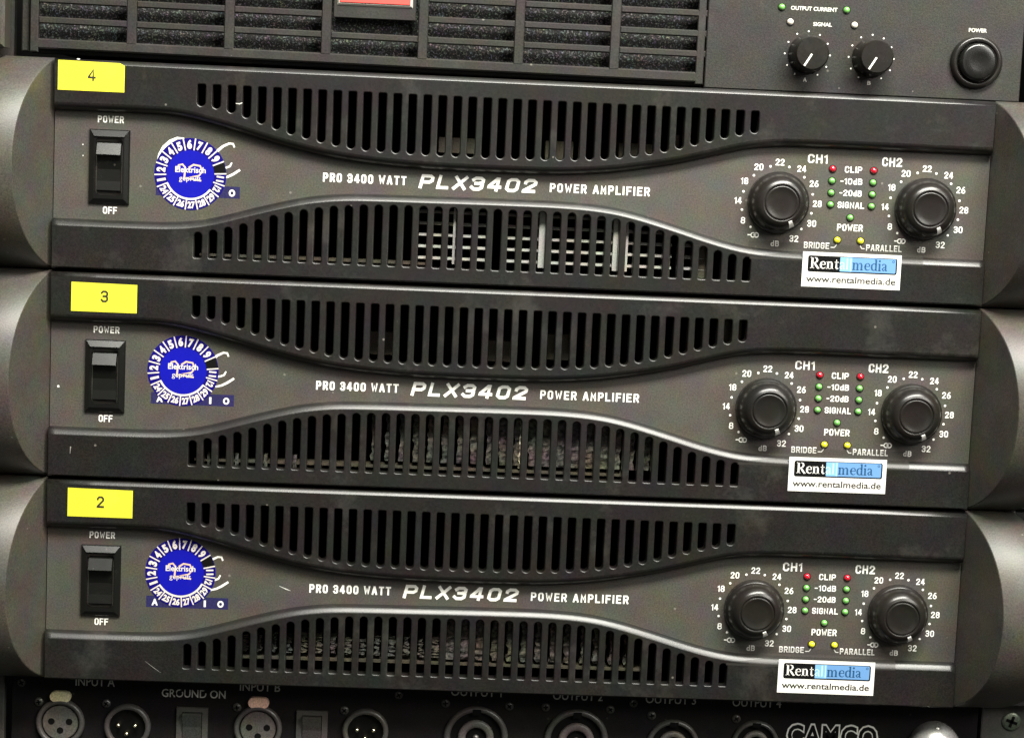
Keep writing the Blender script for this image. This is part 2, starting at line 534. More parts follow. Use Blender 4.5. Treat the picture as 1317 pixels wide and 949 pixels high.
def sign_text(mb, s, u0, u1, v0, h, w=0.06, weight=0.175, gap=1.4, shear=0.0, rot=None):
    """weight: stroke thickness over capital height"""
    t = weight * h
    tot = sum(glyph_w(c) for c in s) + gap * (len(s) - 1)
    # gaps are clear distances between strokes, in cell units
    kx = (u1 - u0 - len([c for c in s if c != ' ']) * t) / tot
    ky = (h - t) / 6.0
    x = u0
    for c in s:
        if c == ' ':
            x += (2.6 + gap) * kx
            continue
        g = GL[c]
        xm = min(p[0] for st in g for p in st)
        for j, st in enumerate(g):
            pts = []
            for a, b in st:
                yy = v0 + t / 2 + b * ky
                xx = x + t / 2 + (a - xm) * kx + (yy - v0) * shear
                if rot:
                    cu, cv, ang = rot
                    dx, dy = xx, yy
                    xx, yy = cu + dx * math.cos(ang) - dy * math.sin(ang), cv + dx * math.sin(ang) + dy * math.cos(ang)
                pts.append((xx, yy))
            mitre(mb, pts, t, t, w + 0.005 * j)
        x += glyph_w(c) * kx + t + gap * kx

# serif letters, drawn as strokes: unit = x height
def serif(mb, ch, x, y, k, w):
    T, t = 0.24, 0.09
    def st(pts, wd):
        stroke(mb, [(x + a * k, y + b * k) for a, b in pts], [q * k for q in wd] if isinstance(wd, (list, tuple)) else wd * k, w)
    def sf(cx_, yy, half=0.26):
        st([(cx_ - half, yy), (cx_ + half, yy)], 0.07)
    if ch == 'R':
        st([(0.26, 0), (0.26, 1.5)], 0.26); sf(0.26, 0.035, 0.28); st([(0.0, 1.465), (0.6, 1.465)], 0.08)
        st([(0.3, 1.46), (0.62, 1.46), (0.86, 1.36), (0.93, 1.12), (0.84, 0.9), (0.62, 0.78), (0.3, 0.76)], [0.09, 0.1, 0.18, 0.27, 0.18, 0.1, 0.08])
        st([(0.55, 0.76), (0.8, 0.4), (1.08, 0.04), (1.26, 0.03)], [0.2, 0.26, 0.24, 0.07]); return 1.28
    if ch == 'e':
        st([(0.1, 0.56), (0.78, 0.56)], 0.08)
        st([(0.76, 0.56), (0.73, 0.82), (0.56, 0.96), (0.4, 0.97), (0.2, 0.82), (0.13, 0.5), (0.2, 0.2), (0.42, 0.05), (0.62, 0.06), (0.82, 0.24)], [0.14, 0.16, 0.1, 0.08, 0.2, 0.25, 0.22, 0.13, 0.1, 0.05]); return 0.92
    if ch in 'nm':
        st([(0.22, 0), (0.22, 1.0)], T); st([(0.0, 0.94), (0.22, 0.94)], 0.08); sf(0.22, 0.035)
        xo = 0.22
        for r in range(1 if ch == 'n' else 2):
            st([(xo + 0.06, 0.8), (xo + 0.24, 0.95), (xo + 0.42, 0.93), (xo + 0.52, 0.72), (xo + 0.52, 0)], [0.06, 0.1, 0.18, T, T]); sf(xo + 0.52, 0.035, 0.22)
            xo += 0.56
        return xo + 0.32
    if ch == 't':
        st([(0.26, 1.3), (0.26, 0.2), (0.36, 0.06), (0.58, 0.12)], [0.08, T, 0.2, 0.05]); st([(0.02, 0.94), (0.56, 0.94)], 0.09); return 0.62
    if ch == 'a':
        st([(0.12, 0.75), (0.2, 0.93), (0.42, 0.97), (0.6, 0.82), (0.6, 0.15), (0.68, 0.04), (0.84, 0.09)], [0.18, 0.14, 0.1, 0.2, T, 0.14, 0.05])
        st([(0.6, 0.58), (0.3, 0.48), (0.15, 0.26), (0.28, 0.06), (0.56, 0.2)], [0.06, 0.12, 0.22, 0.16, 0.06]); return 0.88
    if ch == 'l':
        st([(0.24, 0), (0.24, 1.56)], T); sf(0.24, 0.035, 0.24); st([(0.02, 1.5), (0.24, 1.5)], 0.08); return 0.5
    if ch == 'i':
        st([(0.24, 0), (0.24, 1.0)], T); sf(0.24, 0.035, 0.24); st([(0.02, 0.94), (0.24, 0.94)], 0.08)
        disc(mb, x + 0.24 * k, y + 1.36 * k, 0.15 * k, w, 10); return 0.5
    if ch == 'd':
        st([(0.72, 0.03), (0.72, 1.56)], T); st([(0.72, 0.04), (0.94, 0.04)], 0.08); st([(0.5, 1.5), (0.72, 1.5)], 0.08)
        st([(0.72, 0.84), (0.52, 0.96), (0.34, 0.94), (0.14, 0.76), (0.12, 0.42), (0.2, 0.16), (0.38, 0.05), (0.56, 0.07), (0.72, 0.2)], [0.06, 0.1, 0.14, 0.22, 0.25, 0.22, 0.14, 0.1, 0.06]); return 0.98
    return 0.5

# ------------------------------------------------------------------ shared small parts
def led_mesh(name, mat, r):
    b = MB()
    prof = [(r, -1)] + [(r * math.cos(a), r * 0.95 * math.sin(a)) for a in [math.radians(q) for q in (0, 18, 36, 54, 72, 84)]] + [(0.001, r * 0.95)]
    b.lathe(prof, n=20)
    return b.mesh(name, mat)
LED = {k: led_mesh('lens_' + k, 'led_' + k, 1.42) for k in ('red', 'green', 'yellow', 'clear')}
def collar():
    b = MB()
    b.lathe([(1.75, 0.0), (1.72, 0.25), (1.6, 0.3), (1.45, 0.05)], n=20)
    return b.mesh('lens_collar', 'steel')
COLLAR = collar()

def add_led(parent, colour, u, v, label=None, w=0.0):
    o = place('indicator_light', LED[colour], parent, (u, v, w))
    o['label'] = label or (colour + ' indicator light')
    place('collar', COLLAR, o, (0, 0, 0))
    return o

# ------------------------------------------------------------------ the bow-tie amplifier
UC = [(0.4, 64.6), (21, 64.7), (40, 64.7), (49, 64.4), (57.4, 63.3), (66, 61.4), (76.2, 58.9), (87, 56.0), (98.5, 53.2), (109, 51.0), (120.8, 49.1), (135, 47.7), (155, 46.7), (172, 46.4), (188, 46.4), (203, 46.5), (216, 46.9), (228, 47.8), (238.5, 49.0), (255, 51.8), (266, 54.1), (278, 57.2), (287, 59.6), (296, 61.6), (306, 62.7), (316, 63.1), (340, 63.2), (398.6, 63.1)]
LC = [(0.4, 19.4), (22, 19.4), (42, 19.5), (52, 19.9), (61, 20.9), (69, 22.6), (77, 24.9), (86, 27.5), (94, 29.7), (102, 31.7), (110, 33.3), (122, 34.7), (138, 35.2), (158, 35.4), (178, 35.6), (200, 35.7), (215, 35.6), (228, 35.0), (238, 33.9), (246, 32.4), (255, 30.2), (268, 26.6), (277, 24.0), (286, 21.7), (294, 20.1), (302, 19.2), (314, 18.6), (340, 18.3), (398.6, 18.2)]

def smooth_curve(pts, step=3.0):
    """Catmull-Rom through the points, sampled about every step millimetres"""
    out = []
    for i in range(len(pts) - 1):
        p0, p1, p2, p3 = pts[max(0, i - 1)], pts[i], pts[i + 1], pts[min(len(pts) - 1, i + 2)]
        n = max(1, int(round((p2[0] - p1[0]) / step)))
        m1 = (p2[1] - p0[1]) / (p2[0] - p0[0])
        m2 = (p3[1] - p1[1]) / (p3[0] - p1[0])
        h = p2[0] - p1[0]
        for k in range(n):
            t = k / n
            y = (2 * t**3 - 3 * t**2 + 1) * p1[1] + (t**3 - 2 * t**2 + t) * h * m1 + (-2 * t**3 + 3 * t**2) * p2[1] + (t**3 - t**2) * h * m2
            out.append((p1[0] + h * t, y))
    out.append(pts[-1])
    return out
UCS, LCS = smooth_curve(UC), smooth_curve(LC)
TOPV, BOTV = 86.0, -1.9
BW = 5.0     # how far the mouldings stand out

def interp(tab, x):
    for a, b in zip(tab, tab[1:]):
        if a[0] <= x <= b[0]:
            return a[1] + (b[1] - a[1]) * (x - a[0]) / (b[0] - a[0])
    return tab[0][1] if x < tab[0][0] else tab[-1][1]

UB = [(62.0, 68.9), (68.4, 68.1), (74.8, 66.6), (81.1, 64.8), (87.6, 62.6), (93.9, 60.5), (100.2, 58.7), (106.7, 57.2), (112.9, 55.9), (119.1, 54.8), (125.6, 53.9), (131.8, 53.4), (144.3, 52.9), (156.8, 52.6), (169.2, 52.5), (181.7, 52.5), (194.5, 52.6), (207.0, 52.8), (219.7, 53.2), (232.2, 54.2), (244.8, 55.9), (257.5, 58.4), (263.7, 60.0), (270.1, 61.8), (276.4, 63.6), (282.8, 65.3), (289.1, 66.8), (295.5, 68.1)]
LT = [(62.3, 16.0), (68.5, 17.2), (74.8, 18.7), (81.1, 20.4), (87.3, 22.4), (93.7, 24.4), (100.1, 26.0), (106.5, 27.4), (112.7, 28.5), (118.9, 29.4), (131.8, 30.5), (144.3, 30.9), (157.2, 31.0), (194.3, 31.0), (219.2, 30.9), (231.6, 30.1), (243.6, 28.3), (250.5, 26.9), (256.8, 25.3), (263.1, 23.5), (269.2, 21.4), (275.4, 19.4), (281.8, 17.8), (288.1, 16.4), (294.5, 15.3)]

def slot_ring(u, v0, v1, hw, round_top, n=6):
    """counter-clockwise ring"""
    rs = 0.55
    pts = []
    def corner(cu, cv, r, a0, a1, m):
        for k in range(m + 1):
            a = math.radians(a0 + (a1 - a0) * k / m)
            pts.append((cu + r * math.cos(a), cv + r * math.sin(a)))
    rt, rb = (hw * 0.98, rs) if round_top else (rs, hw * 0.98)
    corner(u - hw + rb, v0 + rb, rb, 180, 270, n if rb > 1 else 2)
    corner(u + hw - rb, v0 + rb, rb, 270, 360, n if rb > 1 else 2)
    corner(u + hw - rt, v1 - rt, rt, 0, 90, n if rt > 1 else 2)
    corner(u - hw + rt, v1 - rt, rt, 90, 180, n if rt > 1 else 2)
    return pts

def band_mesh(upper):
    b = MB()
    if upper:   # CCW from lower left along the wave, then back along the top
        ring = list(UCS) + [(398.6, TOPV)] + [(398.6 - 398.2 * k / 20, TOPV) for k in range(1, 21)]
        nw = len(UCS)
        rads = [3.4] * (nw - 1) + [0.7] + [2.0] * 20 + [0.7]
    else:
        ring = [(0.4 + 398.2 * k / 20, BOTV) for k in range(21)] + list(reversed(LCS))
        rads = [1.3] * 20 + [0.7] + [3.0] * (len(LCS) - 1) + [0.7]
    rads = rads[:len(ring)]
    inner = offset_ring(ring, rads)
    holes, slots = [], []
    N_ = 38
    for i in range(N_):
        u = 61.95 + i * (295.4 - 61.95) / (N_ - 1)
        if upper:
            s = slot_ring(u, interp(UB, u), 77.9 - 0.018 * (u - 62) / 6, 1.68, False)
        else:
            s = slot_ring(u, 5.25, interp(LT, u), 1.68, True)
        slots.append(s)
        holes.append(offset_ring(s, [-0.5] * len(s)))
    b.poly([inner] + holes, BW)
    # rounded outer edge
    loops = []
    K = 8
    # upward-facing edges are a soft bevel, the rest a quarter round
    bevel = [(0, 0), (0.07, 0.05), (0.18, 0.22), (0.35, 0.55), (0.55, 0.98), (0.75, 1.45), (0.9, 2.0), (0.98, 3.0), (1.0, 5.3)]
    nr = len(ring)
    if upper:
        up = [0.4 if (k > nw) else 0.0 for k in range(nr)]
        up = [0.667 if u_ else 0.0 for u_ in up]
    else:
        up = [1.0 if k >= 21 else 0.0 for k in range(nr)]
    for k in range(K + 1):
        t = math.radians(90 * k / K)
        f, g = math.sin(t), 1 - math.cos(t)
        bf, bg = bevel[k]
        lp = []
        for a, o, q in zip(inner, ring, up):
            if q:
                ff, w = bf, (BW - bg * q if k < K else -0.3)
            else:
                ff, w = f, BW * (1 - g) - 0.3 * g
            lp.append((a[0] + (o[0] - a[0]) * ff, a[1] + (o[1] - a[1]) * ff, w))
        loops.append(lp)
    loops.append([(o[0], o[1], -2.5) for o in ring])
    loops.reverse()
    b.strip(loops)
    # slot rims and walls
    for s, h in zip(slots, holes):
        lp = []
        for k in range(4):
            t = math.radians(30 * k)
            f, g = math.sin(t), 1 - math.cos(t)
            lp.append([(a[0] + (o[0] - a[0]) * f, a[1] + (o[1] - a[1]) * f, BW - 0.5 * g) for a, o in zip(h, s)])
        b.strip(lp)
        b.strip([[(o[0], o[1], BW - 0.5) for o in s], [(o[0], o[1], -0.5) for o in s]], smooth=False)
    return b.mesh('vent_panel', 'band')

def centre_panel_mesh():
    b = MB()
    low = [(u, v - 1.6) for u, v in LCS]
    up = [(u, v + 1.6) for u, v in UCS]
    ring = low + list(reversed(up))
    b.poly([ring], 0.0)
    b.poly([ring], -1.5, flip=True)
    return b.mesh('centre_panel', 'panel')

def handle_mesh(side):
    """a D of round section between two slanting cuts; side -1 left, +1 right, u measured from the seam"""
    b = MB()
    Rr, h, vc = 47.3, 44.1, 42.1
    n = 28
    a_max = math.asin(h / Rr)
    prof = []
    for k in range(n + 1):
        a = -a_max + 2 * a_max * k / n
        prof.append((vc + Rr * math.sin(a), Rr * math.cos(a) - (Rr - 30.0)))
    back = -3.0
    prof = [(prof[0][0], back)] + prof + [(prof[-1][0], back)]
    def xi(w): return 0.15 + max(0.0, w) * 0.363
    def xo(w): return 23.0 + max(0.0, w) * 0.62
    e = 0.55
    # curved outer skin (with small rounding towards the cut faces)
    m = len(prof)
    def pt(i, x, dr):
        v, w = prof[i]
        d = Vector((v - vc, w + (Rr - 30.0)))
        if w <= back + 1e-6:
            return (side * x, v, w)
        d.normalize()
        return (side * x, v - d.x * dr, w - d.y * dr)
    rows = []
    rings = [(lambda w: xi(w) + 0.02, e), (lambda w: xi(w) + 0.16, e * 0.35), (lambda w: xi(w) + e, 0.0),
             (lambda w: (xi(w) + xo(w)) / 2, 0.0), (lambda w: xo(w) - 2.2, 0.0), (lambda w: xo(w) - 0.6, 0.7), (lambda w: xo(w), 2.2)]
    for fx, dr in rings:
        rows.append([pt(i, fx(prof[i][1]), dr) for i in range(m)])
    nv = [p for r in rows for p in r]
    fs = []
    for i in range(len(rows) - 1):
        for k in range(m - 1):
            q = (i * m + k, (i + 1) * m + k, (i + 1) * m + k + 1, i * m + k + 1)
            fs.append(q if side > 0 else tuple(reversed(q)))
    b.add(nv, fs, True)
    # slanting inner cut face and outer cut face as flat caps
    for row, flip in ((rows[0], True), (rows[-1], False)):
        q = list(range(m))
        if flip == (side > 0):
            q.reverse()
        cen = len(row)
        mid = (sum(p[0] for p in row) / m, vc, -3.0)
        vs = list(row)
        # fan between mirrored points keeps the cap planar
        ff = []
        for k in range(m // 2):
            a, c = k, m - 1 - k
            if a + 1 >= c:
                break
            qd = (a, a + 1, c - 1, c)
            ff.append(qd if (flip == (side > 0)) else tuple(reversed(qd)))
        b.add(vs, ff, False)
    me = b.mesh('handle', 'handle')
    return me

def knob_mesh():
    b = MB()
    prof = [(13.1, 0.0), (13.2, 0.4), (13.2, 2.6), (12.9, 3.3), (12.3, 3.7), (12.0, 4.2), (11.7, 7.0), (11.2, 9.8), (10.5, 11.7), (9.6, 13.2), (8.9, 13.9), (8.45, 14.2)]
    b.lathe(prof, n=64)
    b.lathe([(8.45, 14.2), (8.2, 14.45), (7.85, 14.5), (7.6, 14.3)], n=64)
    b.lathe([(7.6, 14.3), (7.45, 13.7), (7.2, 13.7), (7.05, 14.2)], n=64)
    b.lathe([(7.05, 14.2), (6.8, 14.45), (6.5, 14.4), (6.0, 14.1), (4.0, 13.75), (2.0, 13.6), (0.01, 13.55)], n=64)
    b.v = [(x, y, w if w < 3.7 else 3.7 + (w - 3.7) * 0.62) for x, y, w in b.v]
    return b.mesh('gain_knob', 'knob')

def pointer_mesh():
    b = MB()
    prof = [(8.7, 14.25), (9.6, 13.35), (10.5, 11.85), (11.2, 9.95), (11.6, 8.2)]
    prof = [(r, 3.7 + (w - 3.7) * 0.62) for r, w in prof]
    vs = []
    for i, (r, w) in enumerate(prof):
        hw = 0.75 + 0.12 * i
        for s in (-1, 1):
            vs.append((r, s * hw, w + 0.3))
            vs.append((r - 0.6, s * hw, w - 0.8))
    fs = []
    for i in range(len(prof) - 1):
        a = i * 4
        fs += [(a, a + 4, a + 6, a + 2), (a, a + 1, a + 5, a + 4), (a + 2, a + 6, a + 7, a + 3)]
    fs += [(0, 2, 3, 1), (16, 17, 19, 18)]
    b.add(vs, fs)
    return b.mesh('pointer_mark', 'white')

def rocker_switch(parent):
    b = MB()
    # frame 17 x 31.2 with a bevelled lip, centre (23.6, 41.8)
    cu, cv = 23.6, 41.8
    o = [(cu - 8.5, cv - 15.6), (cu + 8.5, cv - 15.6), (cu + 8.5, cv + 15.6), (cu - 8.5, cv + 15.6)]
    b.strip([[(p[0], p[1], 0.0) for p in o], [(p[0], p[1], 0.8) for p in o]], smooth=False)
    i1 = offset_ring(o, [0.5] * 4)
    i2 = offset_ring(o, [2.2] * 4)
    i3 = []
    # rounded inner opening
    hw, hh, r = 5.7, 11.9, 2.0
    for (sx, sy, a0) in ((-1, -1, 180), (1, -1, 270), (1, 1, 0), (-1, 1, 90)):
        for k in range(5):
            a = math.radians(a0 + 90 * k / 4)
            i3.append((cu + sx * (hw - r) + r * math.cos(a), cv + sy * (hh - r) + r * math.sin(a) + (0.4 if sy > 0 else 0)))
    b.strip([[(p[0], p[1], 0.8) for p in o], [(p[0], p[1], 1.3) for p in i1], [(p[0], p[1], 2.1) for p in i2]], smooth=False)
    b.poly([i2, i3], 2.1)
    b.strip([[(p[0], p[1], 2.1) for p in i3], [(p[0], p[1], -2.5) for p in i3]], smooth=False)
    b.poly([i3], -2.5)
    # sloping shoulder at the top of the bezel
    b.add([(cu - 8.0, cv + 15.2, 1.3), (cu + 8.0, cv + 15.2, 1.3), (cu + 6.2, cv + 12.7, 2.75), (cu - 6.2, cv + 12.7, 2.75), (cu - 6.2, cv + 12.3, 2.1), (cu + 6.2, cv + 12.3, 2.1)],
          [(0, 1, 2, 3), (3, 2, 5, 4), (0, 3, 4), (1, 5, 2)])
    sw = b.build('power_switch', 'switch', parent)
    # rocker: OFF end pressed, paddle face tilted up at the top
    r_ = MB()
    prof = [(-10.4, -1.5), (-10.4, 1.6), (-9.8, 2.3), (-6.0, 1.5), (-1.0, 1.1), (2.5, 1.8), (4.4, 2.6), (4.9, 3.2), (5.2, 4.3), (9.9, 2.0), (10.6, 0.2), (10.6, -1.5)]
    hw = 5.0
    for i in range(len(prof) - 1):
        (v0, w0), (v1, w1) = prof[i], prof[i + 1]
        k0 = hw - (0.5 if i in (0,) else 0)
        r_.add([(cu - hw, cv + v0, w0), (cu + hw, cv + v0, w0), (cu + hw, cv + v1, w1), (cu - hw, cv + v1, w1)], [(0, 1, 2, 3)])
    n = len(prof)
    for sgn in (-1, 1):
        vs = [(cu + sgn * hw, cv + v, w) for v, w in prof] + [(cu + sgn * hw, cv + v, -2.0) for v, w in prof]
        r_.add(vs, [(i, i + 1, n + i + 1, n + i) if sgn < 0 else (i + 1, i, n + i, n + i + 1) for i in range(n - 1)])
    r_.build('rocker', 'switch', sw)
    return sw

def dial_scale_mesh():
    b = MB()
    cu, cv = 308.1, 39.2
    for s, a, bb in (('20', -9.1, 14.6), ('22', -0.1, 17.0), ('24', 9.4, 14.6), ('26', 15.1, 8.5), ('28', 17.0, 0.0), ('30', 15.1, -8.5), ('32', 7.8, -15.3), ('8', -14.6, -8.4), ('14', -17.2, 0.0), ('18', -14.9, 8.4)):
        wd = 1.9 if s == '8' else (3.1 if s in ('14', '18') else 3.8)
        sign_text(b, s, cu + a - wd / 2, cu + a + wd / 2, cv + bb - 1.35, 2.8, weight=0.165)
    sign_text(b, 'dB', cu - 2.1, cu + 1.5, cv - 18.9, 2.4, weight=0.19)
    # minus infinity
    stroke(b, [(cu - 12.3, cv - 14.4), (cu - 11.1, cv - 14.4)], 0.5)
    for q in (-9.9, -8.5):
        ring_o = arc_pts(cu + q, cv - 14.4, 0.95, 0, 360, 12)
        stroke(b, ring_o, 0.45)
    for k in range(11):
        if k == 5:
            pass
    for a, bb in ((-11.0, 11.0), (-4.1, 15.1), (4.0, 15.2), (10.7, 11.1), (14.8, 4.0), (14.7, -4.1), (10.8, -11.0), (-11.2, -11.0), (-15.3, -3.8), (-15.1, 4.0)):
        disc(b, cu + a, cv + bb, 0.52, 0.06, 12)
    return b.mesh('dial_scale', 'white')

def controls_print_mesh():
    out = [word_mesh(*q) for q in (
        ('CH1', 319.9, 328.4, 56.5, 3.8, 0.06, 0.19), ('CH2', 352.0, 360.6, 56.5, 3.8, 0.06, 0.19),
        ('CLIP', 336.1, 343.5, 53.1, 2.7), ('-10dB', 334.5, 343.9, 48.1, 2.6), ('-20dB', 334.4, 344.0, 43.1, 2.6),
        ('SIGNAL', 333.9, 345.4, 37.9, 2.7), ('POWER', 334.3, 345.4, 28.2, 2.9), ('BRIDGE', 320.4, 331.4, 20.1, 2.7),
        ('PARALLEL', 347.4, 362.9, 20.1, 2.7))]
    for pts in ([(332.0, 20.9), (333.6, 20.9), (334.4, 21.9), (334.6, 23.0)], [(346.8, 20.9), (345.6, 20.9), (344.9, 21.9), (344.8, 23.0)]):
        b = MB()
        stroke(b, pts, 0.45)
        out.append(b.mesh('lead_line', 'white'))
    return out

def title_mesh():
    return [word_mesh('PRO 3400 WATT', 113.5, 148.9, 39.5, 3.8, weight=0.2, gap=1.9),
            word_mesh('PLX3402', 154.0, 203.6, 38.5, 6.0, weight=0.225, gap=1.6, shear=0.24),
            word_mesh('POWER AMPLIFIER', 210.0, 252.8, 39.3, 3.8, weight=0.19, gap=2.0)]

def word_mesh(txt, *a, **k):
    b = MB()
    sign_text(b, txt, *a, **k)
    return b.mesh('lettering', 'white')

def switch_print_mesh():
    return [word_mesh('POWER', 18.3, 29.2, 60.2, 2.9, weight=0.18, gap=1.5), word_mesh('OFF', 21.2, 27.1, 22.0, 3.0, weight=0.17, gap=1.2)]

def maker_logo(parent):
    b = MB()
    b.poly([[(43.2, 30.7), (78.6, 30.7), (78.6, 35.7), (43.2, 35.7)]], 0.02)
    p = b.build('maker_logo', 'bluebleed', parent)  # added strip: blue colour bleed around the logo letters, no printed ground
    q = MB()
    stroke(q, [(66.6, 48.3), (68.4, 50.2), (71, 52.5), (73.6, 53.8), (75.2, 53.7), (75.8, 52.2)], [1.3, 1.2, 1.0, 0.9, 0.9, 0.7])
    stroke(q, [(70.8, 43.3), (72.6, 43.6), (74.1, 44.2), (74.9, 45.8)], [0.9, 0.8, 0.8, 0.6])
    stroke(q, [(70.6, 39.0), (73.2, 39.7), (75.5, 40.9), (78.4, 42.9)], [0.7, 0.9, 1.0, 0.9])
    stroke(q, [(43.8, 45.6), (44.5, 47.8), (46.2, 51.0), (48.8, 53.6), (51.7, 55.1), (54.4, 55.0), (56.5, 52.0)], [0.7, 1.4, 1.6, 1.4, 1.0, 0.8, 0.7])
    for s, u in (('A', 46.9), ('U', 54.0), ('D', 61.3), ('I', 68.5), ('O', 75.3)):
        wd = 0.9 if s == 'I' else 2.7
        put_text(q, s, u - wd / 2, u + wd / 2, 31.7, 2.7, w=0.05, bold=0.05)
    q.build('logo_lettering', 'white', p)

def inspection_sticker(parent, cu, cv, turn):
    R0 = 15.15
    b = MB()
    ring = arc_pts(0, 0, R0, 0, 360, 64)[:-1]
    b.prism(ring, -0.06, 0.0)
    st = b.build('inspection_sticker', 'navy', parent, (cu, cv, 0.14))
    st['label'] = 'round blue inspection sticker with a ring of white numbers'
    c = MB()
    disc(c, 0, 0, R0 * 0.66, 0.03, 48)
    c.build('blue_centre', 'blue', st)
    k = MB()
    wq = 0.05
    a10 = 13 + turn
    disc(k, 0, 0, R0 - 0.2, wq, 8, a0=a10 - 10, a1=a10 + 10, rin=R0 * 0.665)
    k.build('black_sector', 'black', st)
    w_ = MB()
    W_ = 0.08
    for s in range(18):
        a = math.radians(a10 + 10 + 20 * s)
        r0 = 0.67
        stroke(w_, [(R0 * r0 * math.cos(a), R0 * r0 * math.sin(a)), (R0 * 1.0 * math.cos(a), R0 * 1.0 * math.sin(a))], 0.52, W_)
    disc(w_, 0, 0, R0 * 0.72, W_ + 0.01, 30, a0=a10 - 70 - 110 + 10, a1=a10 - 50, rin=R0 * 0.665)
    for i, s in enumerate(['11', '12']):
        ad = a10 - 20 * (i + 1)
        a = math.radians(ad)
        put_text_rot(w_, s, R0 * 0.84 * math.cos(a), R0 * 0.84 * math.sin(a), 2.9, 2.4, a - math.pi / 2, W_ + 0.02, 0.05)
    for i, s in enumerate(['29', '28', '27', '26', '25', '24']):
        ad = a10 - 20 * (i + 3)
        a = math.radians(ad)
        put_text_rot(w_, s, R0 * 0.85 * math.cos(a), R0 * 0.85 * math.sin(a), 2.7, 3.1, a + math.pi / 2, W_ + 0.02, 0.045)
    for i, s in enumerate(['9', '8', '7', '6', '5', '4', '3', '2', '1']):
        ad = a10 + 20 * (i + 1)
        a = math.radians(ad)
        put_text_rot(w_, s, R0 * 0.83 * math.cos(a), R0 * 0.83 * math.sin(a), 3.4, 2.0 if s != '1' else 1.0, a - math.pi / 2, W_ + 0.02, 0.055)
    w_.build('ring_lettering', 'tickwhite', st)
    t = MB()
    rr = math.radians(turn * 0.25)
    for pts in ([(-5.6, 1.6), (-5.0, 3.6), (-3.4, 4.0), (-2.2, 2.6), (-2.6, -2.4)], [(-0.8, 2.6), (1.2, 4.0), (4.0, 3.6), (5.0, 1.4), (3.6, -0.6), (-2.6, -1.6), (4.6, -2.6)]):
        stroke(t, pts, 0.75, 0.045)
    t.build('tan_overprint', 'tan', st)
    e = MB()
    put_text(e, 'Elektrisch', -6.4, 6.4, 0.7, 2.5, w=0.07, bold=0.02)
    put_text(e, 'gepr\u00fcft', -4.7, 4.5, -2.8, 2.3, w=0.09, bold=0.0)
    e.build('sticker_lettering', 'tickwhite', st)
    return st

def number_label(parent, u0, v0, digit, notch=False):
    b = MB()
    ring = [(0, 0), (27.6, 0), (27.6, 12.0), (0, 12.3)]
    if notch:
        ring = [(0, 0), (27.6, 0), (27.6, 11.0), (25.6, 12.0), (0, 12.3)]
    b.prism(ring, 0.0, 0.14)
    st = b.build('number_label', 'yellow', parent, (u0, v0, BW + 0.02))
    st['label'] = 'yellow paper label printed with the number ' + digit
    t = MB()
    sign_text(t, '4a' if digit == '4' else digit, 12.4, 15.5, 4.2, 4.9, w=0.19, weight=0.155) if digit != '4' else sign_text(t, ['4a'], 12.4, 15.7, 4.2, 4.9, w=0.19, weight=0.155)
    t.build('digit', 'ink', st)

def rental_sticker(parent, u0, v0, rot=0.0):
    b = MB()
    b.prism([(0, 0), (42.6, 0), (42.6, 14.9), (0, 14.9)], 0.0, 0.12)
    st = b.build('rental_sticker', 'paper', parent, (u0, v0, BW + 0.09))
    st.rotation_euler = (0, -rot, 0)
    st['label'] = 'white rental company sticker with a black and blue logo'
    def rr(x0, x1, y0, y1, r, right_only=False):
        pts = []
        for (cx_, cy_, a0) in ((x0 + r, y0 + r, 180), (x1 - r, y0 + r, 270), (x1 - r, y1 - r, 0), (x0 + r, y1 - r, 90)):
            pts += [(cx_ + r * math.cos(math.radians(a0 + 90 * k / 4)), cy_ + r * math.sin(math.radians(a0 + 90 * k / 4))) for k in range(5)]
        return pts
    k = MB(); k.poly([rr(2.3, 40.9, 6.4, 13.4, 0.9)], 0.14); k.build('logo_frame', 'black', st)
    k = MB(); k.poly([rr(16.2, 40.3, 7.0, 13.1, 0.5)], 0.16); k.build('logo_blue_field', 'sky', st)
    k = MB(); k.poly([rr(16.2, 21.4, 7.0, 13.1, 0.2)], 0.18); k.build('logo_pale_field', 'skypale', st)
    wt, pt = MB(), MB()
    kx = 3.15
    x = 3.4
    for ch in 'Rent':
        x += serif(wt, ch, x, 7.9, kx, 0.2) * kx
    x = 15.9
    gt_ = MB()
    serif(gt_, 'a', x, 7.9, kx, 0.2)
    stroke(gt_, [(19.3, 7.9), (19.3, 12.7)], 0.6, 0.21)
    stroke(gt_, [(20.8, 7.2), (20.8, 12.9)], 0.35, 0.21)
    gt_.build('logo_ghost_lettering', 'ghost', st)
    x = 21.5
    for ch in 'media':
        x += serif(pt, ch, x, 7.9, kx * 0.985, 0.2) * kx * 0.985
    stroke(pt, arc_pts(39.2, 12.1, 0.45, 0, 360, 10), 0.22, 0.2)
    wt.build('logo_lettering', 'paper', st)
    pt.build('logo_lettering', 'petrol', st)
    t = MB()
    put_text(t, 'www.rentalmedia.de', 1.9, 40.6, 2.1, 2.9, w=0.16, bold=0.02)
    t.build('web_address', 'ink', st)
    return st

BAND_U, BAND_L, PANEL = band_mesh(True), band_mesh(False), centre_panel_mesh()
HANDLE_L, HANDLE_R = handle_mesh(-1), handle_mesh(1)
KNOB, POINTER = knob_mesh(), pointer_mesh()
DIAL, CTRL, TITLE, SWPRINT = dial_scale_mesh(), controls_print_mesh(), title_mesh(), switch_print_mesh()

